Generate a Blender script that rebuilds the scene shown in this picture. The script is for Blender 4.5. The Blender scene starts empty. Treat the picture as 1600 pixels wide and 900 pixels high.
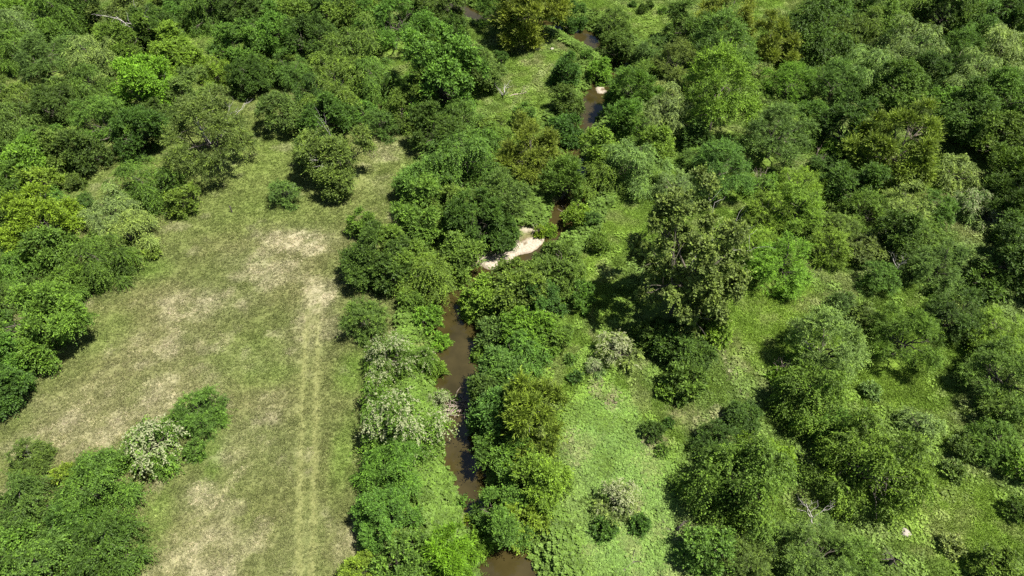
import bpy, math, random
import numpy as np
from mathutils import Vector

# ------------------------------------------------------------------ camera, sky, sun, exposure
SC = bpy.context.scene
COL = SC.collection
PITCH, CAMH, FPX = math.radians(47), 65.0, 1081.0
cam_d = bpy.data.cameras.new('camera')
cam_d.sensor_width = 36.0
cam_d.lens = 36.0 * FPX / 1600.0
cam_d.clip_start, cam_d.clip_end = 0.5, 8000
cam = bpy.data.objects.new('camera', cam_d)
cam.location = (0, 0, CAMH)
cam.rotation_euler = (math.pi / 2 - PITCH, 0, 0)
COL.objects.link(cam)
SC.camera = cam

SUN_D = Vector((-0.42, 0.10, -1.0)).normalized()
world = bpy.data.worlds.new('World')
SC.world = world
world.use_nodes = True
wn = world.node_tree
sky = wn.nodes.new('ShaderNodeTexSky')
sky.sky_type = 'NISHITA'
sky.sun_disc = False
sky.sun_elevation = math.asin(-SUN_D.z)
sky.sun_rotation = math.atan2(-SUN_D.x, -SUN_D.y)
sky.air_density = 1.0
sky.dust_density = 1.0
bg = wn.nodes['Background']
bg.inputs['Strength'].default_value = 0.05
wn.links.new(sky.outputs[0], bg.inputs['Color'])
sun_d = bpy.data.lights.new('sun', 'SUN')
sun_d.energy = 5.0
sun_d.angle = math.radians(0.53)
sun_d.color = (1.0, 0.96, 0.89)
sun = bpy.data.objects.new('sun', sun_d)
sun.rotation_euler = SUN_D.to_track_quat('-Z', 'Y').to_euler()
sun.location = (40, -30, 120)
COL.objects.link(sun)
vs = SC.view_settings
vs.view_transform = 'Standard'
vs.look = 'None'
vs.exposure = 1.12
vs.gamma = 1.0
vs.use_curve_mapping = False
SC.cycles.max_bounces = 6
SC.cycles.diffuse_bounces = 2
SC.cycles.transmission_bounces = 4
SC.cycles.use_denoising = False

rng = np.random.default_rng(7)
random.seed(7)
SP, CP = math.sin(PITCH), math.cos(PITCH)

def world_at(u, v, z=0.0):
    """ground point seen at a photo position (photo size 1600 x 900) on the level z"""
    a = (u - 800) / FPX
    b = (450 - v) / FPX
    d = np.array([a, CP + b * SP, -SP + b * CP])
    t = (z - CAMH) / d[2]
    return d[0] * t, d[1] * t

def photo_uv(x, y, z=0.0):
    dz = z - CAMH
    depth = y * CP - dz * SP
    upc = y * SP + dz * CP
    depth = np.where(depth < 1, 1, depth)
    return 800 + FPX * x / depth, 450 - FPX * upc / depth

# ------------------------------------------------------------------ noise
_lat = np.random.default_rng(3).random((8, 256, 256))
def vnoise(x, y, k=0):
    L = _lat[k % 8]
    xi = np.floor(x).astype(int); yi = np.floor(y).astype(int)
    fx = x - xi; fy = y - yi
    fx = fx * fx * (3 - 2 * fx); fy = fy * fy * (3 - 2 * fy)
    x0, x1, y0, y1 = xi & 255, (xi + 1) & 255, yi & 255, (yi + 1) & 255
    return (L[x0, y0] * (1 - fx) + L[x1, y0] * fx) * (1 - fy) + (L[x0, y1] * (1 - fx) + L[x1, y1] * fx) * fy
def fbm(x, y, s, k=0, oct=4):
    r = 0; a = 0.5; tot = 0
    for i in range(oct):
        r = r + a * vnoise(x / s + 17.3 * i + 31 * k, y / s - 9.1 * i + 57 * k, k + i)
        tot += a; a *= 0.5; s *= 0.5
    return r / tot
def sstep(a, b, x):
    t = np.clip((x - a) / (b - a), 0, 1)
    return t * t * (3 - 2 * t)

# ------------------------------------------------------------------ creek course (photo positions at water level, half width in m)
ZW = -1.5
CREEK_PX = [(815, 1010, 2.4), (800, 930, 2.3), (793, 875, 2.1), (775, 830, 1.7), (748, 790, 1.5), (738, 755, 1.3), (728, 725, 1.9), (722, 690, 1.9), (716, 655, 1.4), (712, 620, 1.7),
            (712, 585, 2.5), (713, 555, 2.7), (712, 525, 2.6), (708, 495, 2.0), (718, 470, 1.7), (742, 443, 1.7), (775, 420, 1.7),
            (815, 398, 1.5), (850, 380, 1.4), (874, 352, 1.4), (882, 330, 1.3), (905, 305, 1.3), (912, 285, 1.2), (893, 255, 1.2), (895, 232, 1.3), (905, 205, 1.4), (921, 176, 1.6),
            (930, 152, 1.7), (944, 130, 1.6), (968, 112, 1.5), (966, 95, 1.5), (938, 75, 1.8), (912, 58, 2.3), (893, 47, 2.0), (860, 40, 1.6), (800, 36, 1.5),
            (745, 28, 2.0), (720, 16, 1.8), (690, -10, 1.8), (640, -60, 1.8)]
_c = np.array([(*world_at(u, v, ZW), w) for u, v, w in CREEK_PX])
# smooth the course
_t = np.arange(len(_c)); _tt = np.linspace(0, len(_c) - 1, (len(_c) - 1) * 5 + 1)
CR = np.stack([np.interp(_tt, _t, _c[:, i]) for i in range(3)], 1)
for _ in range(4):
    CR[1:-1] = 0.25 * CR[:-2] + 0.5 * CR[1:-1] + 0.25 * CR[2:]

def creek_d(x, y):
    """signed distance to the water's edge"""
    best = np.full(x.shape, 1e9)
    near = (np.abs(x) < 60) & (y > 0) & (y < 260)
    xs, ys = x[near], y[near]
    b = np.full(xs.shape, 1e9)
    for i in range(len(CR) - 1):
        ax, ay, aw = CR[i]; bx, by, bw = CR[i + 1]
        dx, dy = bx - ax, by - ay
        t = np.clip(((xs - ax) * dx + (ys - ay) * dy) / (dx * dx + dy * dy + 1e-9), 0, 1)
        d = np.hypot(xs - ax - t * dx, ys - ay - t * dy) - (aw + t * (bw - aw))
        b = np.minimum(b, d)
    best[near] = b
    return best

def ell(x, y, u, v, ru, rv, z=0.0, ang=0.0):
    """soft ellipse value 1 at centre, 0 at rim, given by photo position and photo radii"""
    cx, cy = world_at(u, v, z)
    rx = abs(world_at(u + ru, v, z)[0] - cx)
    ry = abs(world_at(u, v - rv, z)[1] - world_at(u, v + rv, z)[1]) / 2
    dx, dy = x - cx, y - cy
    if ang:
        c, s = math.cos(ang), math.sin(ang)
        dx, dy = dx * c + dy * s, -dx * s + dy * c
    return 1 - np.sqrt((dx / rx) ** 2 + (dy / ry) ** 2)

SANDBARS = [(776, 402, 42, 21, 0.42), (818, 378, 44, 22, 0.5), (938, 139, 11, 10, 0.3), (733, 34, 15, 7, 0.0), (884, 43, 9, 4, 0), (712, 27, 8, 8, 0)]

def sand_mask(x, y):
    s = np.zeros(x.shape)
    n = fbm(x, y, 2.2, 5) - 0.5
    for u, v, ru, rv, a in SANDBARS:
        s = np.maximum(s, sstep(0.0, 0.34, ell(x, y, u, v, ru, rv, ZW + 0.2, a) + n * 0.5))
    return s

def height(x, y):
    d = creek_d(x, y) + (fbm(x, y, 3.0, 2) - 0.5) * 1.0
    bank = sstep(-0.6, 3.6, d)
    z = -2.3 + 2.3 * bank
    z = z + np.where(d > 1.0, 1, 0) * 0.0
    und = (fbm(x, y, 26, 1) - 0.5) * 0.9 + (fbm(x, y, 5, 4, 3) - 0.5) * 0.22
    z = z + und * sstep(0.5, 6, d)
    s = sand_mask(x, y)
    zs = ZW + 0.12 + 0.25 * fbm(x, y, 2, 6) 
    z = z * (1 - s) + np.minimum(np.maximum(z, zs), zs + 0.15) * s
    return z

# ------------------------------------------------------------------ ground colour (real cover: dry grass, weeds, soil, sand, litter)
DRY = [(470, 375, 70, 30, .9), (400, 420, 85, 40, .75), (330, 470, 90, 45, .8), (270, 540, 90, 50, .5), (510, 465, 45, 40, .9), (480, 520, 60, 60, .5), (150, 640, 110, 60, .55), (60, 690, 60, 40, .6),
       (310, 775, 45, 45, .75), (400, 690, 120, 80, .35), (420, 640, 50, 40, .5), (340, 860, 110, 60, .6), (460, 850, 60, 80, .35), (540, 860, 30, 45, .5), (280, 600, 90, 50, .55),
       (610, 235, 45, 45, .45), (600, 290, 40, 30, .4), (600, 455, 30, 20, .6), (80, 640, 60, 30, .5), (395, 560, 70, 30, .3), (240, 640, 60, 30, .6), (570, 760, 20, 40, .35)]
GREENP = [(555, 580, 40, 45, .9), (390, 560, 80, 50, .5), (540, 700, 30, 80, .7), (320, 700, 40, 40, .7), (420, 240, 90, 60, .55), (230, 420, 50, 25, .8), (150, 520, 60, 40, .5), (335, 720, 20, 60, .8),
          (415, 580, 60, 30, .6), (130, 290, 70, 30, .6), (240, 820, 30, 80, .7), (400, 330, 80, 40, .35)]
BARE = [(957, 622, 12, 26, .9), (1030, 690, 26, 17, .9), (1062, 655, 38, 24, .7), (1120, 650, 40, 22, .5), (930, 590, 16, 30, .6), (1228, 835, 30, 14, .8), (1500, 325, 55, 26, .8), (1140, 560, 26, 40, .45),
        (960, 560, 50, 28, .4), (895, 690, 14, 40, .6), (840, 850, 12, 40, .7), (1470, 340, 60, 25, .5), (1240, 640, 30, 30, .4), (925, 500, 10, 40, .5), (1500, 660, 60, 25, .3), (815, 85, 22, 8, .5), (830, 95, 30, 10, .4),
        (880, 75, 20, 8, .5), (780, 135, 22, 12, .3), (1490, 850, 30, 22, .5), (975, 790, 30, 25, .6), (1070, 830, 22, 16, .4), (1290, 480, 60, 24, .4)]
LUSH = [(1220, 480, 90, 60, .9), (1480, 800, 130, 90, .8), (1400, 600, 90, 40, .8), (930, 430, 60, 90, .5), (830, 130, 70, 60, .5), (1000, 30, 90, 30, .6), (1180, 540, 60, 60, .6), (880, 870, 40, 40, .7), (900, 620, 30, 50, .6), (960, 350, 60, 30, .6)]
BLUE = [(940, 660, 70, 80, .8), (1000, 740, 80, 70, .7), (1000, 860, 120, 60, .7), (930, 570, 40, 40, .5), (690, 790, 40, 40, .9), (690, 540, 30, 60, .4)]

def blobs(x, y, L, nz, amp=0.9):
    m = np.zeros(x.shape)
    for u, v, ru, rv, w in L:
        m = np.maximum(m, w * sstep(-0.25, 0.75, ell(x, y, u, v, ru, rv) + (nz - 0.5) * amp))
    return m

def line_mask(x, y, pts, wd):
    m = np.zeros(x.shape)
    P = [world_at(u, v) for u, v in pts]
    for (ax, ay), (bx, by) in zip(P[:-1], P[1:]):
        dx, dy = bx - ax, by - ay
        t = np.clip(((x - ax) * dx + (y - ay) * dy) / (dx * dx + dy * dy), 0, 1)
        m = np.maximum(m, 1 - sstep(0.5, 1.3, np.hypot(x - ax - t * dx, y - ay - t * dy) / wd))
    return m

RUTS = [[(464, 960), (467, 880), (470, 700), (473, 600), (480, 500), (488, 430)], [(485, 960), (488, 880), (492, 700), (494, 600), (498, 500), (504, 430)]]
PATHS = [[(262, 900), (290, 850), (333, 785), (420, 690)], [(1122, 542), (1140, 580), (1166, 624)], [(800, 160), (835, 125), (870, 95)]]

def mixc(a, b, m):
    return a * (1 - m[..., None]) + np.asarray(b) * m[..., None]

def ground_fields(x, y):
    u, v = photo_uv(x, y)
    n1, n2, n3 = fbm(x, y, 9, 0), fbm(x, y, 2.4, 3), fbm(x, y, 0.9, 5, 3)
    # left of the creek: dry pasture, right: weeds; far pasture is green too
    mid = np.interp(v, [-200, 0, 200, 330, 450, 600, 900, 1200], [560, 600, 640, 640, 655, 610, 600, 600])
    left = sstep(25, -25, u - mid + (n1 - .5) * 60)
    left = left * sstep(60, 160, v + (n1 - .5) * 60)
    return u, v, n1, n2, n3, left

def ground_colour(x, y, d=None):
    u, v, n1, n2, n3, left = ground_fields(x, y)
    olive = np.array([.138, .160, .052]); olive2 = np.array([.168, .172, .068]); pale = np.array([.35, .315, .205]); g1 = np.array([.125, .195, .034])
    c = mixc(np.broadcast_to(olive, x.shape + (3,)), olive2, sstep(.35, .65, n1))
    c = mixc(c, g1 * 1.0, np.clip(blobs(x, y, GREENP, n1) * (.4 + n2), 0, 1))
    far = sstep(430, 250, v)
    c = mixc(c, [.165, .21, .052], far * .6)
    dry = blobs(x, y, DRY, n1, 1.2)
    speck = sstep(.42, .66, n2 * .55 + n3 * .45 + (dry - .45) * .35)
    c = mixc(c, pale, np.clip(dry * .28 + dry * speck * .95, 0, 1) * .9)
    c = mixc(c, pale * .8, sstep(.62, .75, n2) * .35)
    rut = np.maximum(line_mask(x, y, RUTS[0], .36), line_mask(x, y, RUTS[1], .36))
    c = mixc(c, [.235, .24, .095], rut * (.5 + .3 * n2) * sstep(420, 560, v))
    p = line_mask(x, y, PATHS[0], .22)
    c = mixc(c, [.36, .34, .19], p * sstep(.3, .6, n2) * .8)
    # weed side
    w1 = np.array([.140, .222, .030]); w2 = np.array([.178, .265, .036]); wb = np.array([.140, .240, .048]); soil = np.array([.20, .165, .105])
    w = mixc(np.broadcast_to(w1, x.shape + (3,)), [.13, .19, .045], sstep(.35, .65, n1))
    w = mixc(w, w2, blobs(x, y, LUSH, n1))
    w = mixc(w, wb, blobs(x, y, BLUE, n1) * .8)
    w = mixc(w, [.20, .225, .08], sstep(.52, .72, n2) * .6)
    w = mixc(w, w1 * .62, sstep(.42, .25, n2) * .7)
    w = mixc(w, soil, blobs(x, y, BARE, n2, 1.5) * (.35 + .65 * sstep(.35, .6, n3)))
    w = mixc(w, [.30, .28, .17], np.maximum(line_mask(x, y, PATHS[1], .18), line_mask(x, y, PATHS[2], .25) * .5) * .8)
    c = mixc(w, c, left) if False else c * left[..., None] + w * (1 - left[..., None])
    c = c * (.84 + .32 * n3[..., None])
    if d is None:
        d = creek_d(x, y)
    bankm = sstep(2.2, .2, d + (n2 - .5) * 1.6)
    c = mixc(c, [.15, .105, .065], bankm * .8)
    c = mixc(c, [.10, .07, .035], sstep(.2, -.4, d))
    s = sand_mask(x, y)
    s = s * (1 - .75 * sstep(.56, .68, n2 * .6 + n3 * .4))
    dry_sand = sstep(.5, .98, s)[..., None]
    c = c * (1 - s[..., None]) + (np.array([.43, .37, .30]) * dry_sand + np.array([.17, .12, .08]) * (1 - dry_sand)) * s[..., None]
    return np.clip(c, 0.005, 1)

# ------------------------------------------------------------------ helpers
def link(name, mesh, parent=None, mat=None):
    o = bpy.data.objects.new(name, mesh)
    COL.objects.link(o)
    if mat and not mesh.materials:
        mesh.materials.append(mat)
    if parent:
        o.parent = parent
    return o

def np_mesh(name, verts, faces, smooth=False):
    """faces: (n,3) or (n,4) int array"""
    me = bpy.data.meshes.new(name)
    verts = np.ascontiguousarray(verts, np.float32); faces = np.ascontiguousarray(faces, np.int32)
    n, k = faces.shape
    me.vertices.add(len(verts)); me.vertices.foreach_set('co', verts.ravel())
    me.loops.add(n * k); me.loops.foreach_set('vertex_index', faces.ravel())
    me.polygons.add(n); me.polygons.foreach_set('loop_start', np.arange(0, n * k, k, dtype=np.int32))
    me.polygons.foreach_set('loop_total', np.full(n, k, np.int32))
    if smooth:
        me.polygons.foreach_set('use_smooth', np.ones(n, bool))
    me.update(calc_edges=True)
    return me

def face_attr(me, name, vals):
    a = me.attributes.new(name, 'FLOAT', 'FACE')
    a.data.foreach_set('value', np.ascontiguousarray(vals, np.float32))

class NT:
    def __init__(s, name):
        s.m = bpy.data.materials.new(name); s.m.use_nodes = True
        s.t = s.m.node_tree; s.t.nodes.clear()
        s.out = s.n('ShaderNodeOutputMaterial')
    def n(s, typ, **kw):
        nd = s.t.nodes.new(typ)
        for k, v in kw.items():
            setattr(nd, k, v)
        return nd
    def l(s, a, b):
        s.t.links.new(a, b)
    def mix(s, a, b, f, mode='MIX'):
        nd = s.n('ShaderNodeMix', data_type='RGBA', blend_type=mode)
        for sock, val in ((nd.inputs[6], a), (nd.inputs[7], b), (nd.inputs[0], f)):
            if hasattr(val, 'is_output'):
                s.l(val, sock)
            elif isinstance(val, (tuple, list)):
                sock.default_value = (*val, 1)
            else:
                sock.default_value = val
        return nd.outputs[2]
    def math(s, op, a, b=0.0, clamp=False):
        nd = s.n('ShaderNodeMath', operation=op, use_clamp=clamp)
        for i, val in enumerate((a, b)):
            if hasattr(val, 'is_output'):
                s.l(val, nd.inputs[i])
            else:
                nd.inputs[i].default_value = val
        return nd.outputs[0]
    def ramp(s, fac, stops):
        nd = s.n('ShaderNodeMapRange'); nd.clamp = True
        s.l(fac, nd.inputs[0])
        nd.inputs[1].default_value, nd.inputs[2].default_value = stops[0]
        nd.inputs[3].default_value, nd.inputs[4].default_value = stops[1]
        return nd.outputs[0]
    def noise(s, vec, scale, detail=4, rough=.6):
        nd = s.n('ShaderNodeTexNoise')
        nd.inputs['Scale'].default_value = scale; nd.inputs['Detail'].default_value = detail; nd.inputs['Roughness'].default_value = rough
        s.l(vec, nd.inputs['Vector'])
        return nd.outputs['Fac']

def principled(t, col, rough=.7, spec=.3):
    p = t.n('ShaderNodeBsdfPrincipled')
    if hasattr(col, 'is_output'):
        t.l(col, p.inputs['Base Color'])
    else:
        p.inputs['Base Color'].default_value = (*col, 1)
    p.inputs['Roughness'].default_value = rough
    p.inputs['Specular IOR Level'].default_value = spec
    return p

def leaf_shader(t, col, trans=.28, rough=.55, spec=.16):
    p = principled(t, col, rough, spec)
    tr = t.n('ShaderNodeBsdfTranslucent')
    tc = t.mix(col, (1.0, 1.0, .45), 1.0, 'MULTIPLY')
    t.l(tc, tr.inputs['Color'])
    mx = t.n('ShaderNodeMixShader'); mx.inputs[0].default_value = trans
    t.l(p.outputs[0], mx.inputs[1]); t.l(tr.outputs[0], mx.inputs[2])
    t.l(mx.outputs[0], t.out.inputs[0])

def mat_foliage(name, flower=None):
    t = NT(name)
    oi = t.n('ShaderNodeObjectInfo')
    at = t.n('ShaderNodeAttribute', attribute_name='t')
    geo = t.n('ShaderNodeNewGeometry')
    k = t.ramp(at.outputs['Fac'], ((0, 1), (.48, 2.0)))
    c = t.n('ShaderNodeVectorMath', operation='SCALE')
    t.l(oi.outputs['Color'], c.inputs[0]); t.l(k, c.inputs['Scale'])
    # young leaves are yellower
    c2 = t.mix(c.outputs[0], (1.14, 1.12, .8), t.ramp(at.outputs['Fac'], ((.5, 1), (0, 1))), 'MULTIPLY')
    nz = t.noise(geo.outputs['Position'], .55, 3)
    c3 = t.mix(c2, (1.12, 1.12, .95), t.ramp(nz, ((.48, .68), (0, 1))), 'MULTIPLY')
    if flower:
        fa = t.n('ShaderNodeAttribute', attribute_name='f')
        c3 = t.mix(c3, flower, fa.outputs['Fac'])
    leaf_shader(t, c3)
    return t.m

def mat_bark(name, a, b):
    t = NT(name)
    geo = t.n('ShaderNodeNewGeometry')
    nz = t.noise(geo.outputs['Position'], 6, 5)
    p = principled(t, t.mix(a, b, t.ramp(nz, ((.35, .65), (0, 1)))), .85, .2)
    t.l(p.outputs[0], t.out.inputs[0])
    return t.m

M_LEAF = mat_foliage('foliage')
M_BLOOM = mat_foliage('flowering_vine', (.36, .375, .21))
M_BARK = mat_bark('bark', (.065, .056, .042), (.14, .122, .095))
M_PALE = mat_bark('bleached_wood', (.34, .31, .28), (.52, .49, .45))
M_DARKWOOD = mat_bark('weathered_dark_wood', (.035, .03, .026), (.12, .10, .085))
M_TWIG = mat_bark('dry_twigs', (.20, .15, .12), (.34, .28, .23))
M_STONE = mat_bark('pale_stone', (.22, .195, .155), (.34, .31, .26))

# ------------------------------------------------------------------ ground sheet
def axis(parts):
    out = []
    for a, b, s in parts:
        out.append(np.arange(a, b, s))
    return np.concatenate(out + [[parts[-1][1]]])
gx = axis([(-4000, -600, 680), (-600, -150, 30), (-150, -62, 1.0), (-62, -28, .6), (-28, 32, .42), (32, 62, .6), (62, 150, 1.0), (150, 600, 30), (600, 4000, 680)])
gy = axis([(-1500, -100, 350), (-100, 10, 8), (10, 88, .45), (88, 160, .8), (160, 260, 6), (260, 800, 60), (800, 5000, 700)])
X, Y = np.meshgrid(gx, gy)
DCR = creek_d(X, Y)
Z = height(X, Y)
V = np.stack([X, Y, Z], -1).reshape(-1, 3)
nxn, nyn = len(gx), len(gy)
ii = (np.arange(nyn - 1)[:, None] * nxn + np.arange(nxn - 1)[None]).ravel()
F = np.stack([ii, ii + 1, ii + nxn + 1, ii + nxn], 1)
gm = np_mesh('ground', V, F, True)
gc = ground_colour(X, Y, DCR).reshape(-1, 3)
ca = gm.color_attributes.new('cover', 'FLOAT_COLOR', 'POINT')
ca.data.foreach_set('color', np.concatenate([gc, np.ones((len(gc), 1))], 1).astype(np.float32).ravel())
t = NT('ground_cover')
at = t.n('ShaderNodeAttribute', attribute_name='cover')
geo = t.n('ShaderNodeNewGeometry')
na = t.noise(geo.outputs['Position'], 3.2, 6, .7)
nb = t.noise(geo.outputs['Position'], 11, 4, .7)
c = t.mix(at.outputs['Color'], (.55, .58, .5), t.ramp(na, ((.35, .62), (1, 0))), 'MULTIPLY')
c = t.mix(c, (1.35, 1.3, 1.2), t.ramp(nb, ((.5, .7), (0, 1))), 'MULTIPLY')
p = principled(t, c, .95, .1)
bp = t.n('ShaderNodeBump'); bp.inputs['Strength'].default_value = .6; bp.inputs['Distance'].default_value = .15
t.l(nb, bp.inputs['Height']); t.l(bp.outputs[0], p.inputs['Normal'])
t.l(p.outputs[0], t.out.inputs[0])
ground = link('ground', gm, None, t.m)
ground['kind'] = 'structure'

# water strip
tang = np.gradient(CR[:, :2], axis=0); tang /= np.linalg.norm(tang, axis=1)[:, None]
nrm = np.stack([-tang[:, 1], tang[:, 0]], 1)
K = 7
wv = []
for k in range(K):
    s = (k / (K - 1) * 2 - 1) * (CR[:, 2] + 1.9)
    wv.append(np.concatenate([CR[:, :2] + nrm * s[:, None], np.full((len(CR), 1), ZW)], 1))
wv = np.stack(wv, 1).reshape(-1, 3)
ii = (np.arange(len(CR) - 1)[:, None] * K + np.arange(K - 1)[None]).ravel()
wm = np_mesh('creek_water', wv, np.stack([ii, ii + K, ii + K + 1, ii + 1], 1), True)
t = NT('muddy_water')
geo = t.n('ShaderNodeNewGeometry')
nz = t.ramp(t.noise(geo.outputs['Position'], .3, 4), ((.32, .68), (0, 1)))
p = principled(t, t.mix((.025, .020, .006), (.046, .036, .012), nz), .06, .5)
bp = t.n('ShaderNodeBump'); bp.inputs['Strength'].default_value = .12; bp.inputs['Distance'].default_value = .02
t.l(t.noise(geo.outputs['Position'], 3.5, 2), bp.inputs['Height']); t.l(bp.outputs[0], p.inputs['Normal'])
t.l(p.outputs[0], t.out.inputs[0])
water = link('creek_water', wm, None, t.m)
water['kind'] = 'structure'

# ------------------------------------------------------------------ tubes
def tube(pts, rad, sides=5):
    pts = np.asarray(pts, float); rad = np.asarray(rad, float)
    tg = np.gradient(pts, axis=0); tg /= np.linalg.norm(tg, axis=1)[:, None] + 1e-9
    ref = np.array([0.3, 0.9, 0.2]) if abs(tg[0, 2]) > .8 else np.array([0, 0, 1.0])
    a = np.cross(tg, ref); a /= np.linalg.norm(a, axis=1)[:, None] + 1e-9
    b = np.cross(tg, a)
    th = np.arange(sides) / sides * 2 * math.pi
    ring = a[:, None] * np.cos(th)[None, :, None] + b[:, None] * np.sin(th)[None, :, None]
    v = (pts[:, None] + ring * rad[:, None, None]).reshape(-1, 3)
    f = []
    for i in range(len(pts) - 1):
        for j in range(sides):
            k = (j + 1) % sides
            f.append((i * sides + j, i * sides + k, (i + 1) * sides + k, (i + 1) * sides + j))
    return v, np.array(f)

def join(parts):
    vs_, fs = [], []; o = 0
    for v, f in parts:
        vs_.append(v); fs.append(f + o); o += len(v)
    return np.concatenate(vs_), np.concatenate(fs)

def curve(a, b, r, n=6, sag=.12):
    a, b = np.asarray(a, float), np.asarray(b, float)
    L = np.linalg.norm(b - a); s = np.linspace(0, 1, n)[:, None]
    off = r.normal(0, sag * L * .5, 3)
    p = a + (b - a) * s + off * (np.sin(s * math.pi)) + r.normal(0, .03 * L, (n, 3)) * (s > 0) * (s < 1)
    return p

def branching(r, start, direc, length, rad, depth, parts, spread=.75, kids=3):
    d = np.asarray(direc, float); d /= np.linalg.norm(d)
    end = np.asarray(start) + d * length
    P = curve(start, end, r, 5, .16)
    parts.append(tube(P, np.linspace(rad, rad * .45, 5), 5 if depth > 1 else 4))
    if depth <= 0:
        return
    for k in range(kids):
        q = P[r.integers(2, 5)]
        nd = d + r.normal(0, spread, 3); nd[2] += .12
        branching(r, q, nd, length * r.uniform(.45, .75), rad * .45, depth - 1, parts, spread, kids)

# ------------------------------------------------------------------ crowns: many leaf faces on sprigs around branch clumps
KIND = {
    #          leaf  width sprig  n  sprigs/m2 out  rnd  up  droop clumpR hz   bz   lobes
    'elm':    dict(l=.23, w=.115, s=.80, n=9, dens=19, o=1.0, r=.75, u=.25, dr=.25, rc=.24, hz=0.76, bz=0.79, ang=.9, bi=.16),
    'oak':    dict(l=.20, w=.115, s=.60, n=9, dens=25, o=.8, r=.85, u=.25, dr=.05, rc=.20, hz=0.76, bz=0.79, ang=1.0),
    'vine':   dict(l=.19, w=.095, s=1.25, n=13, dens=14.5, o=.7, r=.95, u=.25, dr=.75, rc=.24, hz=0.63, bz=0.71, ang=.7, bi=.28),
    'willow': dict(l=.34, w=.075, s=.95, n=9, dens=27, o=.6, r=.6, u=.75, dr=.25, rc=.22, hz=0.85, bz=0.93, ang=.6),
    'cotton': dict(l=.23, w=.18, s=.60, n=9, dens=16, o=.8, r=.8, u=.3, dr=.1, rc=.115, hz=1.06, bz=1.12, ang=1.1, ncm=1.35),
    'mesq':   dict(l=.20, w=.062, s=.85, n=13, dens=21, o=.7, r=.9, u=.25, dr=.30, rc=.23, hz=0.66, bz=0.69, ang=.9),
    'bloom':  dict(l=.18, w=.085, s=1.1, n=13, dens=16, o=.55, r=.95, u=.35, dr=.75, rc=.24, hz=0.53, bz=0.69, ang=.7),
    'shrub':  dict(l=.20, w=.10, s=.55, n=7, dens=22, o=.9, r=.7, u=.5, dr=.1, rc=.30, hz=0.59, bz=0.69, ang=.9),
}

def nrmz(a):
    return a / (np.linalg.norm(a, axis=-1, keepdims=True) + 1e-9)

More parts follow.
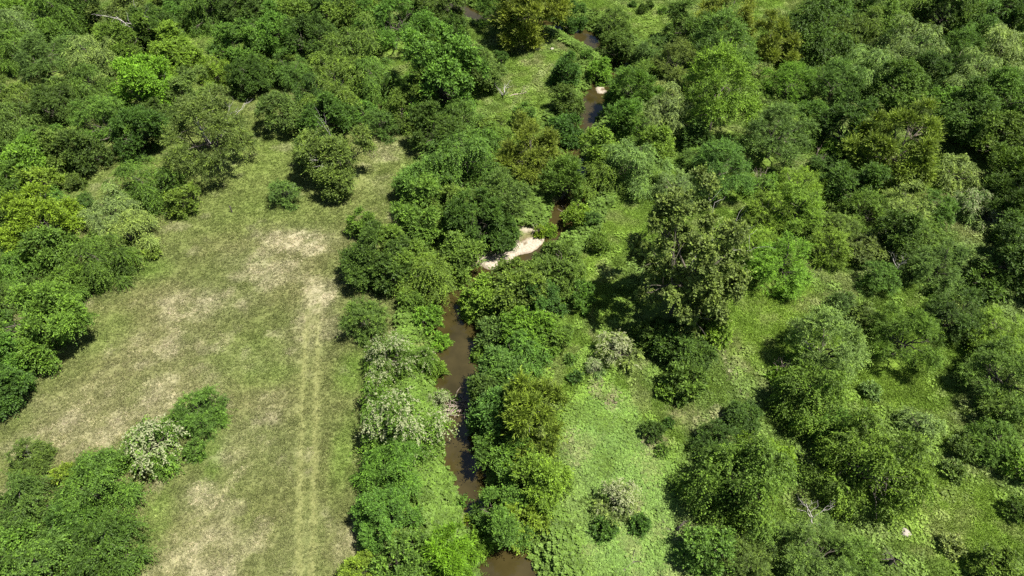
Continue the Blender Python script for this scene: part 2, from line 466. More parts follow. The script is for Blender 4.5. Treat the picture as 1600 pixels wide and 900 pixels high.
def make_crown(kind, R, seed, cover=1.0):
    k = KIND[kind]; r = np.random.default_rng(seed)
    zc, b = k['hz'] * R, k['bz'] * R
    rc = k['rc'] * R
    nc = int(1.8 * k.get('ncm', 1) / k['rc'] ** 2)
    # clump centres on several overlapping domes: an uneven outline with hollows
    nsub = int(r.integers(5, 8))
    sa = np.arange(nsub) / nsub * 6.283 + r.uniform(-.5, .5, nsub)
    sr = r.uniform(.42, .60, nsub); sr[0] = .66
    so = (1 - sr) * r.uniform(.75, 1.08, nsub); so[0] = .12
    S = np.stack([np.cos(sa) * so, np.sin(sa) * so, r.uniform(-.62, .18, nsub)], 1)
    S[0, 2] = .30
    sz = sr * r.uniform(.85, 1.15, nsub)
    C = []
    for i in range(nsub):
        per = int(1.85 * (sr[i] / k['rc']) ** 2 * (1 if R > 2 else 1.3))
        d = nrmz(r.normal(0, 1, (per, 3))); d = d[d[:, 2] > -.85]
        rad = np.where(r.random(len(d)) < .82, r.uniform(.62, 1.13, len(d)), r.uniform(.3, .62, len(d)))
        q = S[i] + d * rad[:, None] * np.array([sr[i], sr[i], sz[i]])
        inside = np.zeros(len(q), bool)
        for j in range(nsub):
            if j != i:
                inside |= np.linalg.norm((q - S[j]) / np.array([sr[j], sr[j], sz[j]]), axis=1) < .72
        C.append(q[~inside])
    C = np.concatenate(C) * np.array([R - rc * .4, R - rc * .4, b])
    C[:, 2] += zc
    C = C[C[:, 2] > .05 * R]
    crs = rc * r.uniform(.42, 1.1, len(C))
    area = 4 * math.pi * crs ** 2 * .62
    ns = np.maximum(4, (area * k['dens'] * cover).astype(int))
    idx = np.repeat(np.arange(len(C)), ns)
    n = len(idx)
    outward = nrmz((C[idx] - np.array([0, 0, zc * .7])))
    dl = nrmz(r.normal(0, 1, (n, 3)) + outward * .85 + np.array([0, 0, .45]))
    start = C[idx] + dl * (crs[idx] * r.uniform(.3, .9, n))[:, None] * np.array([1, 1, .85])
    sd = nrmz(dl * k['o'] + nrmz(r.normal(0, 1, (n, 3))) * k['r'] + np.array([0, 0, 1]) * k['u'])
    L = k['s'] * r.uniform(.55, 1.25, n) * min(1.0, .45 + R * .14)
    ct = r.random(len(C))
    bi = r.random(n) < k.get('bi', .14)
    tint = np.where(bi, r.uniform(.75, 1.0, n), np.clip(.35 * ct[idx] + .4 * r.random(n), 0, 1))
    L = L * np.where(r.random(n) < .14, 1.7, 1.0) * np.where(bi, 1.15, 1)
    m = k['n']
    s = (np.arange(m) + .5) / m
    P = start[:, None] + sd[:, None] * (L[:, None] * s[None])[..., None]
    P[..., 2] -= k['dr'] * L[:, None] * s[None] ** 2
    T = sd[:, None] + np.zeros((1, m, 1)); T = T.copy(); T[..., 2] -= 2 * k['dr'] * s[None]; T = nrmz(T)
    upv = nrmz(dl * .7 + np.array([0, 0, .8]) + r.normal(0, .35, (n, 3)))[:, None] + np.zeros((1, m, 1))
    side = nrmz(np.cross(T, upv))
    sg = np.where(np.arange(m) % 2 == 0, 1., -1.)[None, :, None]
    ang = k['ang'] * r.uniform(.5, 1.3, (n, m, 1))
    ld = nrmz(T * np.cos(ang) + side * np.sin(ang) * sg + r.normal(0, .22, (n, m, 3)))
    lw = nrmz(np.cross(ld, nrmz(upv + r.normal(0, .45, (n, m, 3)))))
    ll = (k['l'] * r.uniform(.7, 1.25, (n, m, 1))); ww = ll * (k['w'] / k['l']) * .5
    A = P; B = P + ld * ll * .5 + lw * ww; Cc = P + ld * ll; D = P + ld * ll * .5 - lw * ww
    V = np.stack([A, B, Cc, D], 2).reshape(-1, 4, 3)
    tt = np.clip(tint[:, None] * .8 + .3 * s[None] ** 2 + r.normal(0, .1, (n, m)), 0, 1).ravel()
    keep = V[:, :, 2].min(1) > .04
    fl = None
    if kind in ('bloom',):
        top = (start[:, 2] - (zc)) / b
        pf = sstep(-.35, .75, top + (ct[idx] - .5) * .9)
        f = (r.random(n) < pf * (.95 if R < 3 else .72))[:, None] & (r.random((n, m)) < .35 + .6 * s[None])
        fl = (f * r.uniform(.55, 1, (n, m))).ravel()[keep]
    V = V[keep]; tt = tt[keep]
    q = len(V)
    me = np_mesh(kind + '_crown', V.reshape(-1, 3), np.arange(q * 4).reshape(q, 4))
    face_attr(me, 't', tt)
    if fl is not None:
        face_attr(me, 'f', fl)
    me.materials.append(M_BLOOM if kind == 'bloom' else M_LEAF)
    # trunk and limbs
    parts = []
    tr = .042 * R + .03
    th = zc * .75
    bend = r.normal(0, .07 * R, 2)
    tp = np.array([[0, 0, -.35], [0, 0, .1], [bend[0] * .4, bend[1] * .4, th * .4], [bend[0], bend[1], th], [bend[0] * 1.2, bend[1] * 1.2, th * 1.3]])
    parts.append(tube(tp, [tr * 1.6, tr * 1.2, tr, tr * .75, tr * .3], 8))
    pick = r.permutation(len(C))[:16 if R > 2 else 6]
    for i in pick:
        h = r.uniform(.35, 1) * th
        a = np.array([np.interp(h, tp[:, 2], tp[:, 0]), np.interp(h, tp[:, 2], tp[:, 1]), h])
        Pc = curve(a, C[i], r, 6, .22)
        parts.append(tube(Pc, np.linspace(tr * .5, tr * .12, 6), 5))
        for _ in range(2):
            branching(r, Pc[3], (Pc[5] - Pc[3]) + r.normal(0, .35 * R, 3), .4 * R, tr * .16, 0, parts)
    tv, tf = join(parts)
    tm = np_mesh(kind + '_trunk', tv, tf, True)
    tm.materials.append(M_BARK)
    return dict(kind=kind, R=R, zc=zc, crown=me, trunk=tm)

LIB = {}
def lib(kind, sizes):
    LIB[kind] = [make_crown(kind, R, 100 + 37 * i + sum(map(ord, kind)), cv) for i, (R, cv) in enumerate(sizes)]
lib('elm', [(4.8, 1), (4.4, 1.1), (2.8, 1.15), (2.4, 1.1), (5.2, .95), (3.4, 1.05)])
lib('oak', [(4.8, .95), (4.2, 1.05), (2.6, 1.1)])
lib('vine', [(4.8, 1), (4.2, 1.05), (2.8, 1.1), (5.2, 1), (3.4, 1.1)])
lib('willow', [(4.6, .85), (3.2, .95)])
lib('cotton', [(8.2, .9)])
lib('mesq', [(4.6, .72), (4.2, .68), (2.6, .85), (1.5, .9), (3.2, .8)])
lib('bloom', [(3.6, 1.05), (2.4, 1.1)])
lib('shrub', [(1.5, 1), (1.0, 1.1), (.7, 1.2)])

PAL = {
    'dk': ((.046, .086, .016), 'dark green'), 'md': ((.074, .133, .022), 'mid-green'), 'br': ((.102, .174, .022), 'bright green'),
    'yl': ((.100, .176, .016), 'yellow-green'), 'ol': ((.116, .156, .024), 'olive'), 'gr': ((.078, .124, .028), 'grey-green'),
    'gp': ((.108, .152, .044), 'grey-green'), 'pv': ((.130, .186, .056), 'pale green'), 'bl': ((.064, .118, .024), 'blue-green'),
}
NOUN = {'elm': ('leafy_tree', 'leafy tree', 'tree'), 'oak': ('round_crowned_tree', 'dense round-crowned tree', 'tree'), 'vine': ('vine_draped_tree', 'vine-draped tree', 'tree'),
        'willow': ('willow_tree', 'wispy willow', 'tree'), 'cotton': ('cottonwood_tree', 'cottonwood', 'tree'), 'mesq': ('mesquite_tree', 'fine-leaved mesquite', 'tree'),
        'bloom': ('flowering_vine_mound', 'vine mound with pale flowers', 'vine'), 'shrub': ('shrub', 'shrub', 'shrub')}
PLACE = {
    'A': 'in the wood beyond dry meadow', 'B': 'in thicket edging the dry meadow', 'C': 'in thicket by lone flowered mound', 'D': 'in grove between sandbar and meadow',
    'E': 'on the narrow upper creek bank', 'F': 'in grove beyond the upper creek', 'G': 'in wood beyond the brushy slope', 'H': 'on brushy slope past the cottonwood',
    'I': 'on bank opposite flowering vine mounds', 'J': 'on creek bank by rutted track', 'K': 'at lower end of weed field', 'L': 'on the open dry meadow',
    'M': 'on the creekside weed field', 'N': 'by the far green pasture', 'O': "at the tall cottonwood's foot", 'P': 'in strip between meadow and pasture',
}
INFO = []
TREES = []      # records: x, y, R, used for fillers and grass
LABELS = {}

def tree(u, v, r, kind, pal, place, label=None, zs=1.0, dead=0, var=None):
    k = KIND[kind]
    R = 4.0
    for _ in range(6):
        zc = k['hz'] * R * zs
        x, y = world_at(u, v, zc)
        depth = y * CP + (CAMH - zc) * SP
        R = 1.08 * r * depth / FPX
    return plant(x, y, R, kind, pal, place, label, zs, dead, var)

def plant(x, y, R, kind, pal, place, label=None, zs=1.0, dead=0, var=None):
    L = LIB[kind]
    best = sorted(L, key=lambda e: abs(math.log(e['R'] / R)) + random.random() * .35)[0]
    if var is not None:
        best = L[var]
    nm, noun, cat = NOUN[kind]
    z = float(height(np.array([x]), np.array([y]))[0])
    root = bpy.data.objects.new(nm, None); COL.objects.link(root)
    root.empty_display_size = .3
    root.location = (x, y, z - .05)
    s = R / best['R']
    root.scale = (s, s, s * zs * random.uniform(.93, 1.08))
    root.rotation_euler = (0, 0, random.uniform(0, 6.28))
    cr = link('crown' if cat == 'tree' else 'foliage', best['crown'], root)
    link('trunk' if cat == 'tree' else 'stem', best['trunk'], root)
    base = np.array(PAL[pal][0]) * np.array([random.uniform(.9, 1.12), random.uniform(.95, 1.07), random.uniform(.85, 1.05)]) * random.uniform(.9, 1.1)
    cr.color = (*base, 1)
    rr = np.random.default_rng(random.randrange(1 << 30))
    for _ in range(dead):
        parts = []
        az = rr.uniform(0, 6.28); el = rr.uniform(.4, 1.1)
        dd = np.array([math.cos(az) * math.cos(el), math.sin(az) * math.cos(el), math.sin(el)])
        branching(rr, np.array([0, 0, best['zc'] * .55]), dd, best['R'] * rr.uniform(.55, .8), .010 * best['R'], 2, parts, .5, 3)
        bv, bf = join(parts)
        dm = np_mesh('dead_branch', bv, bf, True); dm.materials.append(M_PALE)
        link('dead_branch', dm, root)
    size = 'tiny' if R < .9 else 'small' if R < 1.9 else 'mid-sized' if R < 3.2 else 'broad' if R < 4.8 else 'very broad'
    if label is None:
        label = f"{size} {PAL[pal][1]} {noun}{' with bare grey branches' if dead else ''} {PLACE[place]}"
    root['label'] = label; root['category'] = cat
    root['group'] = f"{PAL[pal][1]} {noun}s {PLACE[place]}"
    TREES.append((x, y, R, kind))
    INFO.append((root, x, y, kind, pal))
    return root

# u, v, r (photo position and half width of the crown), kind, colour, place [, options]
T = tree
DATA = '''
10 13 36 elm br A|30 45 46 vine pv A|83 30 46 vine md A|112 8 42 oak dk A|185 18 46 elm gr A|240 40 40 oak dk A|325 15 42 vine md A|385 18 42 oak dk A
65 92 46 mesq gr A|15 78 44 vine md A|148 88 42 vine pv A|195 60 42 elm md A|268 75 40 elm br A|225 122 55 elm yl A|297 142 36 oak gr A|372 72 40 oak md A
388 118 33 oak dk A|338 112 26 mesq br A|20 160 46 vine md A|82 165 42 elm dk A|140 132 32 vine md A|160 190 50 mesq md A|216 200 46 elm dk A|30 195 38 vine gr A
4 240 27 oak dk B|48 252 36 elm br B|22 288 32 elm md B|92 238 36 elm md B|62 285 30 elm br B|133 240 36 elm dk A
222 290 56 vine md B|290 312 28 elm md B|65 345 62 elm yl B|8 330 36 elm md B|185 335 46 vine pv B|160 408 50 vine md B|205 368 40 vine pv B|88 392 42 elm md B|20 422 38 vine md B
55 503 70 elm md B|12 560 46 elm md B|2 605 42 elm dk B|115 440 30 elm md B|100 470 30 vine md B
420 15 44 elm md A|467 17 46 elm md A|512 20 42 elm dk A|420 48 40 elm md A|405 112 26 elm dk A|483 58 38 elm dk A|613 40 56 mesq md A|667 62 23 mesq md N|680 15 46 oak dk N|645 10 40 elm dk A
560 82 56 vine md P|530 130 58 vine md P|500 148 42 vine dk P|585 125 46 vine md P|688 125 68 oak md P|746 108 36 elm bl P|783 90 12 shrub dk N|597 190 28 mesq bl P|510 188 42 elm dk P
640 160 40 elm md P|690 205 46 elm dk D|722 192 38 vine md D|717 255 66 vine md D|665 290 50 elm md D|785 312 42 elm bl D|760 240 40 vine md D|655 340 54 elm md D|567 352 24 elm md D
750 340 52 elm dk D|592 400 50 elm dk D|625 400 46 elm md D|715 390 42 elm md D|665 430 44 vine md D|612 432 34 elm dk D|700 330 44 elm md D|780 360 28 elm dk D
775 20 36 mesq md N|800 30 30 elm md N|893 12 24 oak dk N|968 55 36 elm dk N|962 30 26 mesq md N|884 110 27 elm dk E|940 95 25 elm br E|1017 80 26 mesq gr E|1077 42 38 elm dk F
1140 20 40 willow ol F|988 140 39 willow md E|886 152 29 elm dk E|885 190 28 elm dk E|1060 100 40 mesq gr F|1045 180 46 vine pv F|938 228 34 elm br E|985 255 52 vine pv F
820 180 21 elm md E|880 272 36 willow md E|1030 225 30 elm br F|1125 270 54 mesq bl F|1000 200 36 mesq md F|975 188 30 willow md E|940 270 36 vine md E|1010 110 24 mesq md F|1090 210 30 elm dk F
1212 68 38 willow ol F|1282 55 58 vine dk G|1345 50 42 vine md G|1375 25 40 elm md G|1408 18 40 vine md G|1425 78 54 vine pv G|1480 15 46 oak dk G|1535 25 46 vine md G|1588 20 42 oak dk G
1500 85 40 mesq md G|1567 78 50 vine pv G|1350 108 46 vine pv G|1408 138 40 elm md G|1235 128 38 mesq br G|1305 130 42 mesq md G|1525 120 42 vine pv G|1578 148 46 elm md G|1515 180 54 elm dk G
1430 172 32 mesq gr G|1322 200 44 oak dk H|1210 212 58 mesq gr F|1300 236 17 elm br H|1330 285 46 elm dk H|1568 218 50 elm md G|1582 268 40 willow md G|1250 292 40 mesq br H|1270 185 30 elm md H|1450 120 34 oak dk G
1200 330 36 mesq br H|1245 325 50 mesq br H|1222 408 54 mesq br H|1300 385 34 mesq br H|1405 370 42 elm dk H|1415 322 42 mesq pv H|1465 415 46 mesq gr H|1375 437 28 mesq md H|1490 490 46 mesq dk H
1318 474 20 mesq gr H|1352 495 22 mesq gr H|1560 520 50 mesq br H|1572 590 64 mesq md H|1585 400 58 oak dk G|1592 312 46 willow dk G|1185 385 36 mesq br H|1350 330 36 mesq md H|1540 440 30 elm dk H|1460 330 30 mesq md H
1118 508 30 elm br O|1060 535 36 elm dk O|1020 520 30 elm dk O|1090 555 26 elm dk O
870 420 50 oak md I|815 450 46 elm md I|905 462 24 oak md I|828 512 36 elm br I|858 522 30 elm md I|815 560 40 vine md I|752 455 38 elm br I|775 580 46 elm bl I|770 640 46 elm bl I|790 700 40 elm md I
790 785 56 elm md I|850 750 50 elm br I|815 800 40 elm br I|770 612 36 elm dk I|845 470 40 oak dk I
605 805 50 oak md J|632 878 46 oak md J|562 892 30 oak br J|752 836 24 mesq yl J
1440 665 30 vine pv K|1550 690 36 mesq md H|1575 640 40 mesq md H|1592 728 28 elm br K|1110 862 42 elm md K|1172 880 36 mesq gr K
1270 862 66 mesq gr K|1118 692 36 mesq dk K|1160 655 25 elm dk K|1320 680 44 vine md K|1555 880 34 elm md K|1330 880 40 mesq md K
152 766 60 vine md C|42 795 54 vine dk C|170 858 56 vine dk C|62 880 54 vine md C|108 825 36 elm dk C|0 860 44 elm md C
'''
for rec in DATA.replace('\n', '|').split('|'):
    if rec.strip():
        a = rec.split()
        tree(float(a[0]), float(a[1]), float(a[2]), a[3], a[4], a[5])

# the ones with looks of their own
T(1075, 395, 98, 'cotton', 'gp', 'O', 'huge grey-green cottonwood towering over the green weed field beside the creek', 1.3, 3)
T(1155, 760, 76, 'vine', 'md', 'K', 'big rounded vine-draped tree with yellowish top beside the broken stump', 1.3, 0, 1)
T(1265, 622, 52, 'vine', 'md', 'K', 'vine-draped tree below the twin mesquites, dark hollow at its side', 1.35, 0, 4)
T(1365, 728, 84, 'vine', 'md', 'K', 'largest vine-draped tree, above the pale boulder and grey snag', 1.25, 0, 0)
T(1190, 720, 40, 'vine', 'yl', 'K', 'yellow-topped vine crown rising against the big rounded vine-draped tree', 1.3)
T(830, 22, 52, 'willow', 'ol', 'N', 'big olive willow on the bend of the creek at the far pasture')
T(825, 232, 48, 'willow', 'ol', 'E', 'tall olive-gold willow leaning over the creek upstream of the sandbar')
T(832, 648, 54, 'willow', 'ol', 'I', 'olive-yellow willow between leafy trees on the bank facing the flowering mounds', 1.35, 1)
T(1400, 232, 60, 'willow', 'ol', 'H', 'wide olive-yellow willow rising from the brush before the shaded gap')
T(700, 862, 42, 'willow', 'yl', 'J', 'bright yellow willow beside the creek below the weedy bank')
T(1120, 148, 70, 'mesq', 'br', 'F', 'great round feathery tree with upright bright sprays across from the upper creek', 1.25)
T(1290, 545, 64, 'mesq', 'pv', 'H', 'wide twin mesquite on the slope nearest the thin pale path', 1.25, 1)
T(1412, 528, 54, 'mesq', 'md', 'H', 'second of the twin mesquites, farther from the pale path', 1.25)
T(1125, 78, 60, 'mesq', 'md', 'F', 'large feathery tree just behind the great round feathery one', 1.1)
T(330, 215, 76, 'mesq', 'gr', 'A', 'wide grey-green mesquite with bleached branches at the far edge of the dry meadow', 1.0, 3)
T(527, 245, 58, 'elm', 'gr', 'P', 'grey-green tree with bleached inner branches on the tongue of dry meadow', 1.0, 3)
T(482, 236, 24, 'elm', 'gr', 'P', 'slim grey-green tree with a bare pale trunk against the bleached-branch tree', 1.3, 1)
T(437, 177, 36, 'elm', 'gr', 'A', 'round grey-green tree standing apart in the far neck of dry meadow')
T(450, 107, 33, 'mesq', 'bl', 'A', 'round blue-grey bush-like tree against the wood at the small far clearing')
T(445, 302, 24, 'mesq', 'gr', 'L', 'small half-dead grey tree with white twigs alone on the dry meadow', 1.0, 2)
T(560, 22, 46, 'elm', 'md', 'A', 'leafy tree with a white dead top in the dense far wood', 1.0, 2)
T(710, 48, 23, 'oak', 'dk', 'N', 'very dark small tree beside the far sandy creek bend', 1.2)
T(572, 500, 36, 'mesq', 'bl', 'L', 'single round feathery bush between the rutted track and the creek pool')
T(308, 640, 40, 'mesq', 'md', 'L', 'dark round mesquite next to the lone cream-flowered mound on dry meadow')
T(240, 695, 50, 'bloom', 'md', 'C', 'lone vine mound topped with cream flowers on the dry meadow', 1.1, 0, 1)
T(617, 562, 50, 'bloom', 'md', 'J', 'pale flowering vine mound beside the widest creek pool')
T(628, 655, 72, 'bloom', 'md', 'J', 'largest flowering vine mound, between rutted track and creek', 1.05)
T(612, 728, 52, 'vine', 'md', 'J', 'green skirt of vines below the largest flowering mound')
T(690, 612, 24, 'bloom', 'br', 'J', 'small vine mound hanging over the creek narrows')
T(966, 548, 34, 'bloom', 'pv', 'M', 'cream-flecked low bush in the shade edge of the cottonwood')
T(930, 575, 16, 'bloom', 'pv', 'M', 'small cream-flecked bush standing in the weeds by bare soil')
T(965, 782, 34, 'bloom', 'pv', 'M', 'bush of bleached vines alone in the middle of the weed field')
T(1510, 318, 34, 'bloom', 'pv', 'G', 'cream vine mound lit at the rim of the shaded hollow')
T(1545, 342, 24, 'bloom', 'pv', 'G', 'smaller cream vine mound at the end of the tan bank')
T(1495, 270, 30, 'vine', 'pv', 'G', 'pale trailing vine column beside the shaded gap in the wood')
T(48, 718, 32, 'mesq', 'gr', 'C', 'grey-green thin tree on the meadow side of the vine thicket', 1.0, 1)
T(100, 745, 19, 'shrub', 'br', 'C', 'bright green shrub tucked between grey tree and vine thicket')
T(178, 728, 19, 'shrub', 'br', 'C', 'bright green shrub leaning on the lone cream-flowered mound')
T(306, 702, 17, 'shrub', 'md', 'C', 'green shrub between the cream-flowered mound and dark mesquite')
SH = '''
118 285 14 gr L grey-green tuft-like bush on the narrow grass strip before the wood
237 395 13 ol B brownish low bush at the meadow edge of the thicket
228 382 9 br B bright green sprig bush beside the brownish low bush
935 380 18 md M lone dark-based shrub on the weeds near the cottonwood
905 330 22 br M bright shrub at the tip of the weed field near the water
925 345 14 bl M grey-blue shrub next to the bright shrub by the water
1018 674 18 dk M darkest shrub in the weed field, on bare soil
1035 706 10 md M little shrub below the darkest shrub on bare soil
1046 662 8 dk M tiny dark shrub above the bare soil patch
945 826 19 dk M dark shrub below the bleached vine bush
1000 820 16 dk M smaller dark shrub beside the bleached vine bush
1072 603 32 md M wide low shrub in the weeds beyond the cottonwood shade
1040 612 14 br M small bright shrub next to the wide low shrub
1588 795 20 dk K small dark bush alone on the bright green grass
1487 852 17 pv K pale scrubby bush on the bright grass near the pale stone
665 488 24 br J bright shrub on the bank above the pool
685 520 18 br J bank shrub overhanging the head of the pool
640 470 20 md J mid-green shrub where the bank weeds begin
676 560 20 br J bright leafy shrub on the pool's edge by the flowering mound
770 515 26 gr I grey-green bank shrub across the pool
752 540 18 md I low shrub leaning to the pool's far edge
765 490 20 gr I grey shrub under the leafy trees above the pool
1005 15 9 dk N dark upright weed clump in the farthest pasture
1015 8 7 dk N small dark weed clump in the farthest pasture
988 6 6 dk N tiny dark weed clump by the far pasture rim
930 17 6 md N tiny green weed clump at the far creek bank
1035 18 6 md N low green weed clump in the farthest pasture
915 88 10 md E small shrub right at the far creek bend
860 345 14 yl E yellow-green sapling beside the sandbar
845 352 10 yl E smaller yellow-green sapling on the sandbar's tip
893 318 14 br E bright sapling over the brown water
1215 590 14 br K small bright bush beside the vine tree shade
1290 620 10 md K little bush tucked against the vine-draped tree
1510 700 22 gr K grey-green low bush on the slope edge
1490 735 16 gr K grey tangle of low brush on bright grass
900 590 10 dk M dark weed clump on the creek-side path
890 560 9 md I low weed clump under the willow's bank
735 800 14 yl J yellowish sapling over the narrow water
720 770 11 md J overhanging sprig bush at the narrow water
1360 610 14 pv K pale thin bush between mesquite and vine trees
1250 560 18 br H bright leafy bush in the mesquite shade
'''
for ln in SH.strip().split('\n'):
    a = ln.split(' ', 5)
    T(float(a[0]), float(a[1]), float(a[2]), 'shrub', a[3], a[4], a[5])

# ------------------------------------------------------------------ fill the closed woods between the crowns named above
def inpoly(px, py, poly):
    c = False; j = len(poly) - 1
    for i in range(len(poly)):
        xi, yi = poly[i]; xj, yj = poly[j]
        if (yi > py) != (yj > py) and px < (xj - xi) * (py - yi) / (yj - yi) + xi:
            c = not c
        j = i
    return c
WOODS = [
    ([(-60, -40), (700, -40), (640, 60), (440, 60), (420, 110), (300, 60), (330, 150), (230, 240), (110, 262), (60, 300), (-60, 300)], 'A', ['elm', 'vine', 'oak', 'elm'], ['dk', 'md', 'gr', 'md']),
    ([(-60, 300), (80, 300), (250, 310), (180, 430), (100, 500), (60, 590), (-60, 640)], 'B', ['elm', 'vine'], ['md', 'dk']),
    ([(480, 100), (640, 60), (760, 90), (740, 190), (660, 200), (600, 170), (560, 200), (490, 200)], 'P', ['elm', 'vine', 'oak'], ['dk', 'md']),
    ([(680, 200), (800, 190), (800, 330), (740, 420), (600, 430), (560, 390), (640, 300)], 'D', ['elm', 'vine'], ['dk', 'md']),
    ([(960, 160), (1060, 90), (1200, 90), (1200, 290), (1020, 300), (930, 290)], 'F', ['mesq', 'vine', 'elm'], ['md', 'gr', 'pv']),
    ([(1240, 20), (1300, -40), (1660, -40), (1660, 240), (1530, 240), (1440, 160), (1330, 160), (1220, 140)], 'G', ['elm', 'vine', 'oak'], ['dk', 'md', 'md', 'pv']),
    ([(1180, 200), (1300, 180), (1440, 260), (1450, 390), (1380, 420), (1280, 350), (1190, 350)], 'H', ['mesq', 'elm'], ['md', 'dk', 'gr']),
    ([(1560, 250), (1660, 250), (1660, 480), (1580, 460)], 'G', ['elm', 'willow'], ['dk', 'md']),
    ([(770, 470), (880, 470), (850, 560), (760, 600)], 'I', ['elm', 'oak'], ['md', 'dk']),
]
CLEAR = [(335, 78, 26), (490, 108, 22), (430, 142, 30), (390, 152, 24), (410, 215, 40), (830, 120, 55), (800, 160, 40), (770, 75, 25), (1460, 205, 30), (1020, 20, 60), (1240, 10, 25), (140, 285, 45), (60, 292, 10), (615, 215, 30)]
CLEARW = []
for u, v, q in CLEAR:
    x, y = world_at(u, v); CLEARW.append((x, y, abs(world_at(u + q, v)[0] - x)))
for poly, place, kinds, pals in WOODS:
    us = [p_[0] for p_ in poly]; vs_ = [p_[1] for p_ in poly]
    for _ in range(420):
        u, v = random.uniform(min(us), max(us)), random.uniform(min(vs_), max(vs_))
        if not inpoly(u, v, poly):
            continue
        R = random.uniform(2.2, 3.9)
        x, y = world_at(u, v, R * .6)
        if all(math.hypot(x - a, y - b) > .70 * (R + c) for a, b, c, _k in TREES) and creek_d(np.array([x]), np.array([y]))[0] > 1 and all(math.hypot(x - a, y - b) > R * .9 + c for a, b, c in CLEARW):
            plant(x, y, R, random.choice(kinds), random.choice(pals), place, None, .8)
print('plants', len(TREES))

# ------------------------------------------------------------------ dead wood, stones, post
def thing(name, label, cat, u, v, rz=0, group=None, sc=1.0):
    x, y = world_at(u, v, 0)
    z = float(height(np.array([x]), np.array([y]))[0])
    if z < -.3:
        x, y = world_at(u, v, z)
    o = bpy.data.objects.new(name, None); COL.objects.link(o)
    o.location = (x, y, z); o.rotation_euler = (0, 0, rz); o.scale = (sc,) * 3
    o['label'] = label; o['category'] = cat
    if group: o['group'] = group
    return o

def dead_tree(u, v, h, label, mat, seed, nb=4, lean=.3, name='dead_tree', depth=3):
    r = np.random.default_rng(seed)
    o = thing(name, label, 'dead tree', u, v)
    top = np.array([r.normal(0, lean) * h * .5, r.normal(0, lean) * h * .4, h * .45])
    P = curve((0, 0, -.2), top, r, 5, .08)
    link('trunk', np_mesh('dead_trunk', *tube(P, np.linspace(.05 * h ** .8 + .03, .03 * h ** .8, 5), 7), True), o, mat)
    for k in range(nb):
        parts = []
        az = k / nb * 6.28 + r.uniform(-.6, .6)
        dd = np.array([math.cos(az) * .8, math.sin(az) * .8, r.uniform(.5, 1.3)])
        branching(r, P[r.integers(2, 5)], dd, h * r.uniform(.3, .5), .02 * h ** .8, depth - 1, parts, .55, 3)
        link('branch', np_mesh('dead_limb', *join(parts), True), o, mat)
    return o

dead_tree(232, 72, 9, 'tall bleached dead tree with forked white limbs in the dense far wood', M_PALE, 5, 5, .12)
dead_tree(1262, 825, 3.2, 'bare grey snag with upright forked branches in the shade gap', M_PALE, 12, 4, .25)
dead_tree(782, 148, 3.4, 'small white leafless tree at the edge of the far pasture', M_PALE, 3, 6, .3)
dead_tree(1190, 290, 3.6, 'greyish pink leafless brush tangle among mesquites', M_TWIG, 8, 8, .3)
dead_tree(1402, 430, 3.0, 'pale leafless branches spread beside the charred stump', M_PALE, 21, 5, .4)
dead_tree(1355, 432, 2.2, 'dark leafless forked stub on the bright grass near mesquites', M_DARKWOOD, 22, 3, .2)
dead_tree(1272, 265, 3.0, 'brown leafless bush below the bright small tree', M_TWIG, 31, 7, .3)
dead_tree(1225, 585, 2.6, 'dark twiggy dead brush under the mesquite edge', M_TWIG, 41, 7, .4)
dead_tree(885, 312, 3.2, 'leaning grey flood-killed sapling over the brown water', M_PALE, 51, 5, .5)
dead_tree(838, 368, 1.7, 'thin leafless shoots growing on the upper end of the sandbar', M_TWIG, 71, 7, .3)
dead_tree(812, 378, 1.2, 'low leafless twigs in the middle of the sandbar', M_TWIG, 72, 6, .3)
dead_tree(1410, 225, 5.5, 'thin grey dead stems in the shaded gap behind the olive-yellow willow', M_TWIG, 55, 6, .2)

def stump(u, v, h, label, seed, arms=3):
    r = np.random.default_rng(seed)
    o = thing('charred_stump', label, 'stump', u, v)
    link('trunk', np_mesh('stump_trunk', *tube([(0, 0, -.2), (.02, 0, .1), (.06, .03, h * .5), (.1, .02, h * .62)], [.28, .2, .15, .1], 8), True), o, M_DARKWOOD)
    for k in range(arms):
        az = r.uniform(0, 6.28)
        dd = np.array([math.cos(az), math.sin(az), r.uniform(.2, 1.2)])
        parts = []
        branching(r, (.05, .02, h * .5), dd, h * .6, .08, 1, parts, .5, 2)
        link('branch', np_mesh('stump_arm', *join(parts), True), o, M_DARKWOOD)
stump(1424, 436, 1.9, 'charred forked stump beside pale branches in the brush', 2, 4)
stump(1057, 830, 1.2, 'dark broken stump in the weeds left of the vine-draped tree', 3, 3)
stump(1388, 882, 2.2, 'tall dark stump with a fallen limb on the bright grass', 6, 4)

def log(u, v, L, rz, rad, label, mat, seed):
    r = np.random.default_rng(seed)
    o = thing('fallen_log', label, 'log', u, v, rz)
    P = np.array([(-L / 2, 0, rad * .7), (-L / 6, .06 * L, rad * .8), (L / 6, .02 * L, rad * .9), (L / 2, .05 * L, rad * 1.6)])
    link('trunk', np_mesh('log_trunk', *tube(P, [rad, rad * .9, rad * .75, rad * .4], 7), True), o, mat)
    for s in (-1, 1):
        parts = []
        branching(r, P[2], (1, s * .9, .5), L * .3, rad * .4, 1, parts, .4, 2)
        link('branch', np_mesh('log_branch', *join(parts), True), o, mat)
log(985, 884, 2.4, .7, .13, 'dark fallen log lying in the weeds at the lower field', M_DARKWOOD, 1)
log(809, 147, 3.4, .35, .14, 'brown fallen branch on the far pasture grass', M_TWIG, 2)
log(740, 690, 2.6, 2.7, .08, 'bleached branch reaching over the creek from the vines', M_PALE, 4)
log(1422, 385, 3.2, .2, .12, 'bleached fallen limb against the grey-green mesquite', M_PALE, 7)
